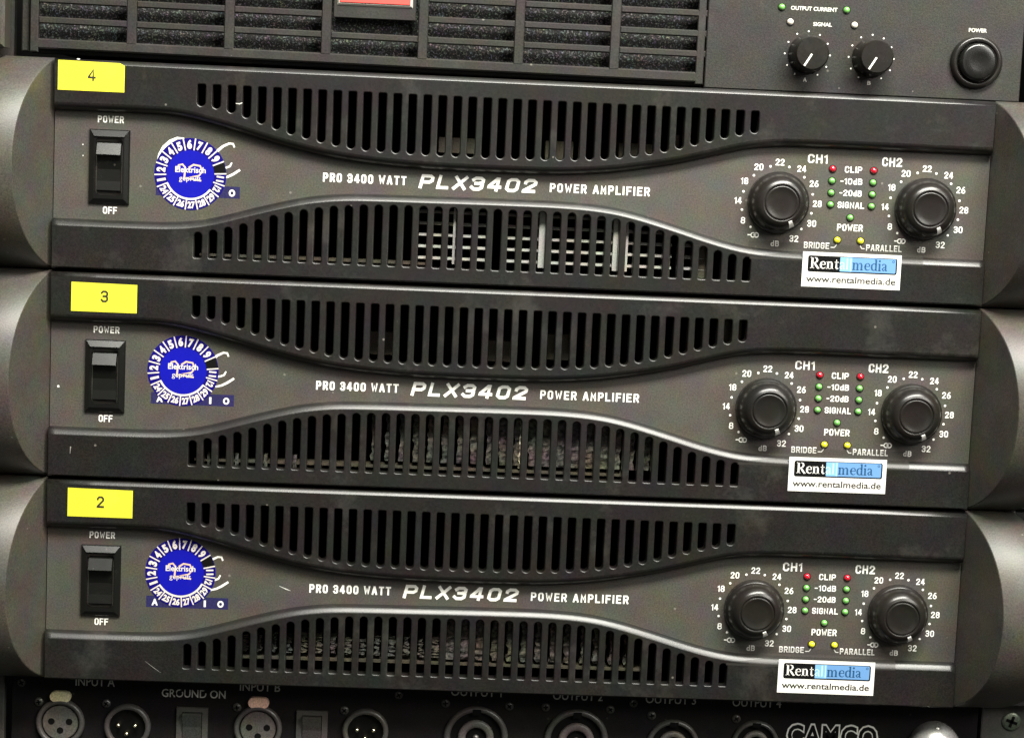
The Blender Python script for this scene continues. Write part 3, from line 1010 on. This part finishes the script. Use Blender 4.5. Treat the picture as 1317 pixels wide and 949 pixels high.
def build_amp(loc, label, group):
    t = thing('power_amplifier', label, 'amplifier', loc, group)
    place('upper_vent_panel', BAND_U, t)
    place('lower_vent_panel', BAND_L, t)
    place('centre_panel', PANEL, t)
    # chassis behind the front
    c = MB()
    D = -330
    c.box(-1.0, 400.0, 84.6, 85.6, D, -2.6)
    c.box(-1.0, 400.0, -1.6, -0.6, D, -2.6)
    c.box(-1.0, 0.2, -0.6, 84.6, D, -2.6)
    c.box(398.8, 400.0, -0.6, 84.6, D, -2.6)
    c.box(0.2, 398.8, -0.6, 84.6, D, D + 1)
    c.box(0.3, 398.7, 40.5, 42.0, -200, -1.8)      # shelf between upper and lower air paths
    c.build('chassis', 'steel', t)
    e = MB()
    e.box(-41.5, -1.1, -1.4, 85.6, -6.0, -3.1, 0.0)
    ear = e.build('rack_ear', 'steel', t)
    ear2 = place('rack_ear', ear.data, t, (441.6, 0, 0))
    place('handle', HANDLE_L, t, (0.2, 0, 0))
    place('handle', HANDLE_R, t, (398.8, 0, 0))
    rocker_switch(t)
    for du in (0.0, 63.6):
        k = place('gain_knob', KNOB, t, (308.1 + du, 39.2, 0))
        pm = place('pointer_mark', POINTER, k)
        pm.rotation_euler = (0, math.radians(63 if loc[1] > -10 else 66), 0)
        place('dial_scale', DIAL, t, (du, 0, 0))
    for uu in (330.8, 348.55):
        for cc, v in (('red', 54.4), ('green', 49.3), ('green', 44.2), ('green', 39.15)):
            add_led(t, cc, uu, v)
    add_led(t, 'green', 339.65, 33.9)
    add_led(t, 'yellow', 334.7, 24.1)
    add_led(t, 'yellow', 344.8, 24.1)
    for me_ in CTRL:
        place('lettering' if me_.name.startswith('lettering') else 'lead_line', me_, t)
    for me_ in TITLE:
        place('model_lettering', me_, t)
    for me_ in SWPRINT:
        place('switch_lettering', me_, t)
    maker_logo(t)
    # strip of worn tape over the lower edge by the sticker
    b = MB()
    prof = [(22.5, 0.35), (19.5, 0.6), (18.0, 3.4), (16.6, 4.9), (14.8, 5.05)]
    vs = [(u, v, w + 0.03) for v, w in prof for u in (296.5, 371.5)]
    b.add(vs, [(2 * i, 2 * i + 2, 2 * i + 3, 2 * i + 1) for i in range(len(prof) - 1)])
    b.build('clear_tape', 'tape', t)
    return t

def scratch(parent, pts, width, w, mat='greyprint'):
    b = MB()
    stroke(b, pts, width, w)
    o = b.build('scratch', mat, parent)
    return o

GRP = 'identical rental amplifiers stacked in the rack'
amp4 = build_amp((0, 0, 0), 'dark grey rack amplifier with the yellow label 4, uppermost of the three alike', GRP)
amp3 = build_amp((0, -88.9, 0), 'dark grey rack amplifier with the yellow label 3, between those labelled 4 and 2', GRP)
amp2 = build_amp((0, -177.8, 0), 'dark grey rack amplifier with the yellow label 2, just above the black connector panel', GRP)
number_label(amp4, 2.3, 73.0, '4', True)
number_label(amp3, 9.5, 69.6, '3')
number_label(amp2, 9.6, 70.4, '2')
inspection_sticker(amp4, 57.6, 40.2, 0)
inspection_sticker(amp3, 56.6, 45.3, 3)
inspection_sticker(amp2, 57.7, 46.3, 10)
rental_sticker(amp4, 319.3, 4.0, 0.0)
rental_sticker(amp3, 318.9, 4.1, 0.004)
rental_sticker(amp2, 319.6, 3.4, -0.003)
# wear that differs from one to the next
scratch(amp4, [(76.4, 70.6), (78.0, 70.5), (79.1, 71.0)], [0.25, 0.5, 0.3], BW + 0.02)
scratch(amp4, [(9.8, 86.0), (10.5, 86.0), (11.2, 86.0)], [0.2, 0.5, 0.2], 4.2, 'white')
for a, pts, wd, w, m in (
        (amp4, [(12.0, 50.6), (12.5, 50.7)], 0.5, 0.03, 'greyprint'), (amp4, [(12.2, 46.0), (12.6, 46.1)], 0.5, 0.03, 'greyprint'),
        (amp3, [(3.4, 36.5), (4.2, 36.7)], 0.9, 0.03, 'white'),
        (amp3, [(10.2, 8.6), (10.4, 11.6)], [0.15, 0.5], BW + 0.02, 'dimprint'),
        (amp2, [(100.3, 42.0), (103.6, 40.6), (105.4, 40.0)], [0.1, 0.4, 0.1], 0.03, 'greyprint'),
        (amp2, [(44, 8), (48, 5), (51, 3)], [0.05, 0.2, 0.05], BW + 0.02, 'dimprint')):
    scratch(a, pts, wd, w, m)

# ---- what shows through the slots
def pieces(parent, name, boxes, mat, label=None):
    for q in boxes:
        b = MB(); b.box(*q)
        o = b.build(name, mat, parent)
        if label:
            o['label'] = label
# 4: clean aluminium louvres and upright tabs behind the lower slots
for k in range(6):
    for u0, u1 in ((155, 185.5), (191, 264), (267.5, 282 - 2 * k)):
        b = MB()
        v0 = 3.3 + 4.95 * k
        pr = [(v0, -9.0), (v0, -3.2), (v0 + 0.25, -2.8), (v0 + 1.2, -4.2), (v0 + 1.2, -9.0)]
        b.add([(u, p, w) for p, w in pr for u in (u0, u1)], [(2 * i, 2 * i + 1, 2 * ((i + 1) % 5) + 1, 2 * ((i + 1) % 5)) for i in range(5)])
        b.build('inner_louvre', 'fin', amp4)
pieces(amp4, 'inner_tab', [(169.6, 170.6, 6.8, 33, -5, -0.9), (206.4, 209.2, 6.8, 33, -5, -0.7), (238.3, 240.2, 6.8, 31, -5, -0.7), (243.2, 244.7, 6.8, 31, -5, -0.7)], 'fin')
pieces(amp4, 'inner_tab', [(275.0, 279.5, 3, 24, -9, -3), (262.5, 263.4, 3, 26, -9, -3)], 'dull')
pieces(amp4, 'inner_component', [(162, 178, 54, 60.5, -22, -12), (208, 220, 53, 61, -20, -12), (240, 256, 53, 61.5, -24, -14), (262, 266, 53, 66, -24, -14)], 'dull')
pieces(amp3, 'inner_component', [(135, 146, 54, 64, -26, -16), (184, 197, 53, 62, -26, -16), (213, 224, 55, 66, -24, -14), (288, 298, 60, 76, -24, -14)], 'dull')

def fluff_fins(parent, u0, u1, v0, v1, w, pitch, mat, jag, seed, tk=0.36):
    """upright heatsink fins furred with dust: ragged plates"""
    rnd = random.Random(seed)
    u = u0
    while u < u1:
        b = MB()
        n = 14
        v1_ = v1 - rnd.uniform(0, 2.5)
        th = pitch * tk * rnd.uniform(0.6, 1.1)
        fr, bk = [], []
        for k in range(n + 1):
            v = v0 + (v1_ - v0) * k / n
            fr.append((u - th + rnd.uniform(-jag, jag), v, w + rnd.uniform(-jag, jag)))
            bk.append((u + th + rnd.uniform(-jag, jag), v, w + rnd.uniform(-jag, jag)))
        back = [(q[0], q[1], w - 8) for q in fr]
        back2 = [(q[0], q[1], w - 8) for q in bk]
        b.strip([back, fr, bk, back2][::1], closed=False, smooth=False)
        b.build('inner_fin', mat, parent)
        u += pitch
fluff_fins(amp3, 140.0, 260.0, 9.2, 33.5, -3.6, 6.35 * 0.97, 'fluff', 0.55, 3)
fluff_fins(amp3, 203.4, 204.0, 8.2, 33.0, -2.2, 6.0, 'fluffpale', 0.6, 4)
fluff_fins(amp2, 176.0, 256.0, 11.0, 33.5, -3.6, 6.35 * 1.03, 'fluff', 0.75, 5)
fluff_fins(amp2, 86.0, 176.0, 11.5, 21.0, -4.0, 6.35 * 1.01, 'fluff', 0.8, 6, 0.2)
for a, lst in ((amp2, [(76.5, 78.2), (82.6, 84.4), (88.7, 90.4)]), (amp3, [(67.6, 68.6), (79.6, 81.0), (92, 93.4), (104.6, 106)])):
    for x0, x1 in lst:
        b = MB(); b.box(x0, x1, 3, 10, -6, -2.6)
        b.build('inner_clip', 'fluffpale' if a is amp2 else 'fluff', a)
b = MB(); b.box(84, 262, 8.6, 9.6, -12, -3)
b.build('inner_shelf', 'dull', amp2)
b = MB(); b.box(62, 250, 6.2, 7.2, -12, -3)
b.build('inner_shelf', 'dull', amp3)
b = MB(); b.box(62, 160, 5.8, 6.8, -12, -3)
b.build('inner_shelf', 'dull', amp4)

# ------------------------------------------------------------------ amplifier above: foam grille and controls
top = thing('power_amplifier', 'grey rack amplifier with foam grille and red badge, above the amplifier labelled 4', 'amplifier', (0, 0, 0))
SL = -0.0052
def tv(u, v): return v + SL * (u - 75)
PITCH = 40.65
cells = [(-7.2 + PITCH * i, 29.6 + PITCH * i) for i in range(7)]
rows = [(94.0, 99.75), (102.7, 108.3), (111.2, 116.8), (119.8, 125.4), (128.3, 134)]
slat_b = MB()
slat_b.box(-18.4, 18.4, -1.42, 1.42, -2.4, 0.0, 0.5)
SLAT = slat_b.mesh('grille_slat', 'topdev')
post_b = MB()
post_b.box(-2.0, 2.0, -22, 22, -2.4, 0.12, 0.3)
POST = post_b.mesh('grille_post', 'topdev')
for i, (a, c) in enumerate(cells):
    uc = (a + c) / 2
    for k in range(len(rows) - 1):
        if i == 3 and k in (1, 2, 3):
            continue
        vc = (rows[k][1] + rows[k + 1][0]) / 2
        place('grille_slat', SLAT, top, (uc, tv(uc, vc), 0), math.atan(SL))
    if i < 6:
        place('grille_post', POST, top, (c + (PITCH - 36.8) / 2, tv(c, 115.0), 0))
b = MB()
b.box(-10.4, 272.8, -4.2, 0.0, -2.4, 0.05, 0.6)
r = b.build('grille_rail', 'topdev', top, (0, tv(0, 93.6), 0)); r.rotation_euler = (0, -math.atan(SL), 0)
# rounded underside below the rail
b = MB()
b.box(-10.4, 272.8, -6.0, -3.9, -8.0, -4.2, 0.5)
r = b.build('grille_lower_lip', 'steel', top, (0, tv(0, 93.6), 0)); r.rotation_euler = (0, -math.atan(SL), 0)
b = MB(); b.box(-10.6, -7.2, 88.4, 140, -2.4, 0.22, 0.4); b.build('grille_end', 'topdev', top)
b = MB(); b.box(-14.6, -11.6, 88.5, 140, -8, -2.5, 0.5); b.build('grille_side', 'topdev', top)
b = MB(); b.box(269.6, 272.9, 87.6, 140, -2.4, 0.08, 0.3); b.build('grille_end', 'topdev', top)
b = MB(); b.box(-8, 272, 88, 140, -12, -6.2); b.build('filter_foam', 'foam', top)
# badge bay
b = MB(); b.box(115.6, 150.2, 108.4, 140, -2.4, 0.02, 0.3)
b.build('badge_plate', 'topdev', top)
b = MB(); b.box(117.2, 148.8, 113.6, 134, 0.02, 0.9, 0.7)
b.build('badge_frame', 'bright', top)
b = MB(); b.box(118.2, 147.8, 114.6, 133, 0.9, 1.4, 0.3)
b.build('badge', 'red_badge', top)
# control plate
b = MB()
b.box(273.6, 409.2, 86.3, 140, -3.0, 0.1, 0.35)
b.build('control_plate', 'topdev', top)
b = MB()
b.box(-10, 409, 90, 175, -330, -12.5)
b.build('chassis', 'steel', top)
b = MB()
b.box(-60, -20.0, 89.5, 140, -6, 6, 1.2)
hh = b.build('rack_ear', 'handle', top)

def small_knob(u, v):
    b = MB()
    b.lathe([(8.3, 0), (8.3, 1.0), (8.0, 1.6), (7.75, 2.4), (7.3, 10.2), (6.9, 11.2), (6.5, 11.55)], n=48)
    b.lathe([(6.5, 11.55), (0.01, 11.6)], n=48)
    k = b.build('level_knob', 'knob', top, (u, v, 0.1))
    p = MB()
    a = math.radians(-121)
    stroke(p, [(0.4 * math.cos(a), 0.4 * math.sin(a)), (6.2 * math.cos(a), 6.2 * math.sin(a))], 0.75, 11.66)
    p.build('pointer_mark', 'white', k)
    d = MB()
    for q in range(11):
        a = math.radians(240 - 30 * q)
        disc(d, u + 9.7 * math.cos(a), v + 9.7 * math.sin(a), 0.36, 0.14, 10)
    d.build('dial_scale', 'white', top)
small_knob(316.9, 102.2)
small_knob(344.3, 102.0)
b = MB()
b.lathe([(11.2, 0.1), (11.1, 1.4), (10.4, 2.4), (9.4, 2.8), (8.7, 2.4), (8.4, 0.4)], n=64)
pb = b.build('power_button', 'knob', top, (389.4, 102.2, 0))
b = MB()
b.lathe([(8.0, 0.1), (8.0, 3.6), (7.5, 4.6), (6.6, 5.0), (3.5, 4.6), (0.01, 4.5)], n=56)
b.build('button_cap', 'switch', pb)
add_led(top, 'green', 304.8, 121.5, w=0.1)
add_led(top, 'green', 332.5, 121.5, w=0.1)
add_led(top, 'clear', 308.8, 115.5, 'milky indicator light', w=0.1)
add_led(top, 'clear', 336.3, 115.4, 'milky indicator light', w=0.1)
for q in (('OUTPUT CURRENT', 308.7, 328.6, 120.6, 1.65), ('SIGNAL', 318.6, 326.6, 114.3, 1.6), ('POWER', 385.4, 393.2, 114.9, 1.6), ('A', 315.7, 317.3, 90.8, 1.6), ('B', 343.3, 344.8, 90.7, 1.6)):
    b = MB()
    put_text(b, *q, w=0.14, bold=0.03)
    b.build('control_lettering', 'greyprint', top)

# ------------------------------------------------------------------ connector panel below
PW = -12.0
pan = thing('connector_panel', 'black connector panel with round sockets under the lowest amplifier', 'connector panel', (0, 0, PW))
b = MB(); b.box(-16.5, 414.8, -285, -178.5, -4, 0, 0.3)
b.build('face_plate', 'blackpanel', pan)
b = MB(); b.box(-12, 408, -275, -182, -220, -4.2)
b.build('housing', 'steel', pan)

def ring_mesh(name, prof, mat, n=48):
    b = MB(); b.lathe(prof, n=n); return b.mesh(name, mat)
XF_RING = ring_mesh('socket_shell', [(10.6, 0), (10.6, 1.6), (10.0, 2.4), (9.0, 2.5), (8.5, 2.0), (8.3, 0.05)], 'ring')
XM_RING = ring_mesh('plug_shell', [(10.2, 0), (10.2, 1.8), (9.6, 2.6), (8.5, 2.7), (8.0, 2.2), (7.9, 0.05)], 'ring')
def insert_mesh():
    b = MB()
    b.lathe([(7.9, 0.3), (7.7, 1.1), (7.2, 1.2), (0.01, 1.2)], n=40)
    return b.mesh('contact_insert', 'insert')
INSERT = insert_mesh()
b = MB()
for a, c in ((-3.9, 0.6), (3.9, 0.6), (0, -3.4)):
    disc(b, a, c, 1.25, 1.24, 16)
    b.lathe([(1.25, 1.24), (1.35, 1.4), (1.5, 1.22)], a, c, 16)
HOLES = b.mesh('contact_holes', 'black')
PIN = ring_mesh('contact_pin', [(0.95, 0.1), (0.95, 3.4), (0.7, 4.0), (0.01, 4.2)], 'brass', 14)
b = MB(); disc(b, 0, 0, 8.0, 0.12, 32)
WELL = b.mesh('dark_well', 'black')

def screw(parent, u, v, r=1.9, mat='screw', cross=True, w=0.0):
    b = MB()
    b.lathe([(r, 0), (r, 0.35), (r * 0.75, 0.7), (r * 0.35, 0.85)], n=24)
    b.lathe([(r * 0.35, 0.85), (0.01, 0.86)], n=24)
    o = b.build('screw', mat, parent, (u, v, w))
    c = MB()
    a = random.uniform(0, 1.5)
    for q in (0, math.pi / 2):
        ca, sa = math.cos(a + q), math.sin(a + q)
        stroke(c, [(-r * 0.6 * ca, -r * 0.6 * sa), (r * 0.6 * ca, r * 0.6 * sa)], r * 0.32, 0.95)
    c.build('cross_recess', 'black', o)
    return o

def xlr_female(u, v, tabmat):
    o = place('microphone_socket', XF_RING, pan, (u, v, 0))
    place('contact_insert', INSERT, o)
    place('contact_holes', HOLES, o)
    b = MB()
    ring = []
    for (x, y, a0) in ((-3.2, 10.2, 90), (3.2, 10.2, -90)):
        pass
    ring = [(-2.6, 9.0), (2.6, 9.0), (3.0, 9.8)] + arc_pts(2.2, 12.0, 2.4, -60, 90, 6) + arc_pts(-2.2, 12.0, 2.4, 90, 240, 6) + [(-3.0, 9.8)]
    b.prism(ring, 0.0, 2.2)
    t = b.build('release_tab', tabmat, o)
    c = MB()
    put_text(c, 'PUSH', -2.4, 2.4, 11.3, 1.3, w=2.24, bold=0.0)
    c.build('tab_lettering', 'dull', t) if False else None
    return o
def xlr_male(u, v):
    o = place('microphone_plug_inlet', XM_RING, pan, (u, v, 0))
    place('dark_well', WELL, o)
    for a, c in ((-3.7, 1.2), (3.7, 1.2), (0, -2.6)):
        place('contact_pin', PIN, o, (a, c, 0))
    return o
xlr_female(5.2, -203.4, 'tab')
xlr_male(34.7, -204.2)
xlr_female(92.2, -203.3, 'tabpink')
xlr_male(139.8, -202.9)
def speaker_socket(u, v, r):
    b = MB()
    b.lathe([(r, 0), (r, 1.2), (r - 0.8, 1.9), (r * 0.86, 2.0), (r * 0.82, 1.4), (r * 0.80, 0.1)], n=56)
    o = b.build('speaker_socket', 'ring', pan, (u, v, 0))
    b = MB(); disc(b, 0, 0, r * 0.81, 0.08, 40)
    b.build('dark_well', 'black', o)
    b = MB(); b.lathe([(r * 0.56, 0.1), (r * 0.55, 1.6), (r * 0.5, 2.0), (r * 0.38, 2.0), (r * 0.33, 1.5), (r * 0.32, 0.1)], n=40)
    b.build('inner_sleeve', 'insert', o)
    b = MB(); b.lathe([(r * 0.10, 0.1), (r * 0.10, 1.4), (0.01, 1.6)], n=14)
    b.build('contact_pin', 'screw', o)
    b = MB(); b.box(-1.9, 1.9, r * 0.74, r * 0.93, 0.1, 2.05)
    b.build('key_notch', 'black', o)
speaker_socket(189.0, -204.3, 14.3)
speaker_socket(233.9, -204.2, 14.3)
speaker_socket(277.3, -205.0, 11.8)
speaker_socket(314.4, -203.0, 10.6)
def panel_rocker(u, v):
    b = MB()
    o_ = [(-6.9, -12), (6.9, -12), (6.9, 12), (-6.9, 12)]
    i_ = [(-4.4, -10.2), (4.4, -10.2), (4.4, 10.0), (-4.4, 10.0)]
    b.strip([[(p[0], p[1], 0) for p in o_], [(p[0], p[1], 1.2) for p in o_]], smooth=False)
    b.poly([o_, i_], 1.2)
    b.strip([[(p[0], p[1], 1.2) for p in i_], [(p[0], p[1], 0.05) for p in i_]], smooth=False)
    o = b.build('rocker_switch', 'ring', pan, (u, v, 0))
    c = MB()
    prof = [(-9.8, 0.2), (-9.8, 2.0), (-2, 1.2), (3.5, 2.0), (9.6, 4.2), (9.6, 0.2)]
    vs = [(s * 4.1, q[0], q[1]) for q in prof for s in (-1, 1)]
    n = len(prof)
    c.add(vs, [(2 * k, 2 * k + 1, 2 * k + 3, 2 * k + 2) for k in range(n - 1)])
    c.add([(-4.1, q[0], q[1]) for q in prof], [tuple(range(n))])
    c.add([(4.1, q[0], q[1]) for q in prof], [tuple(reversed(range(n)))])
    c.build('rocker', 'screw', o)
panel_rocker(63.1, -206.6)
panel_rocker(116.0, -206.4)
for u, v, m in ((-12.1, -185.9, 'ring'), (-4.5, -194.4, 'screw'), (25.1, -194.2, 'screw'), (82.6, -194.1, 'ring'), (130.1, -193.9, 'ring'), (154.0, -186.0, 'screw'),
             (174.9, -189.1, 'ring'), (203.3, -189.5, 'ring'), (219.6, -189.4, 'ring'), (248.5, -189.5, 'ring'), (258.8, -186.3, 'screw'), (267.2, -191.7, 'ring'), (305.3, -191.9, 'ring')):
    screw(pan, u, v, 1.95, m)
for q in (('INPUT A', 11.4, 28.6, -186.5, 4.1), ('GROUND ON', 49.3, 77.4, -190.3, 3.7), ('INPUT B', 83.6, 101.4, -186.4, 4.0), ('OUTPUT 1', 177.1, 199.7, -185.5, 4.0), ('OUTPUT 2', 222.6, 244.9, -185.8, 4.0), ('OUTPUT 3', 264.1, 286.8, -186.0, 4.0), ('OUTPUT 4', 303.2, 325.2, -186.2, 4.0)):
    b = MB()
    put_text(b, *q, bold=0.008)
    b.build('connector_lettering', 'greyprint', pan)
b = MB()   # worn-off bits of the ground lettering
for x, y, w_, h_ in ((54.2, -189.4, 1.6, 1.5), (57.2, -187.9, 2.0, 1.0), (67.4, -188.3, 1.7, 1.3)):
    b.poly([[(x, y), (x + w_, y + 0.1), (x + w_ * 0.9, y + h_), (x + 0.1, y + h_ * 0.8)]], 0.09)
b.build('worn_patch', 'blackpanel', pan)
b = MB(); put_text(b, 'CAMCO', 328.2, 370.0, -203.2, 9.8, w=0.06, bold=0.075, spacing=1.06)
lg = b.build('logo_outline', 'paper', pan)
b = MB(); put_text(b, 'CAMCO', 328.95, 369.25, -202.6, 9.0, w=0.10, bold=0.028, spacing=1.12)
b.build('logo_fill', 'black', lg)
# chrome cap at the lower right
b = MB()
prof = [(11.5, 0), (11.4, 4.0)] + [(11.2 * math.cos(math.radians(a)), 4.0 + 9.0 * math.sin(math.radians(a))) for a in (8, 20, 34, 48, 62, 76, 86)] + [(0.01, 13.0)]
b.lathe(prof, n=48)
kb = b.build('chrome_cap', 'chrome', pan, (395.2, -201.5, 0))
b = MB(); b.lathe([(1.6, 0), (1.5, 1.0), (0.9, 1.5), (0.01, 1.6)], 0, 0, 16)
b.build('cap_tip', 'chrome', kb, (-0.5, 9.4, 6.4))

# ------------------------------------------------------------------ rack
rack = thing('equipment_rack', 'black steel rack frame with upright rails on both sides', 'equipment rack', (0, -240, 0))
for nm, q in (('rail', (416.2, 446, -60, 480, -16, -11.0)), ('rail', (-50, -19.5, -60, 480, -16, -11.0)), ('side_wall', (446, 452, -60, 480, -420, -8)), ('side_wall', (-56, -50, -60, 480, -420, -8))):
    b = MB(); b.box(*q, 0.5)
    b.build(nm, 'steel' if nm != 'rail' else 'ring', rack)
b = MB(); b.box(-50, 446, -60, 480, -420, -416)
b.build('back_panel', 'steel', rack)
s_ = screw(rack, 429.6, 51.2, 4.4, 'zinc', w=-11.0)
s2 = screw(rack, 435.0, 66.0, 3.6, 'zinc', w=-5.0)
screw(rack, -26.0, 40.0, 4.2, 'zinc', w=-11.0)
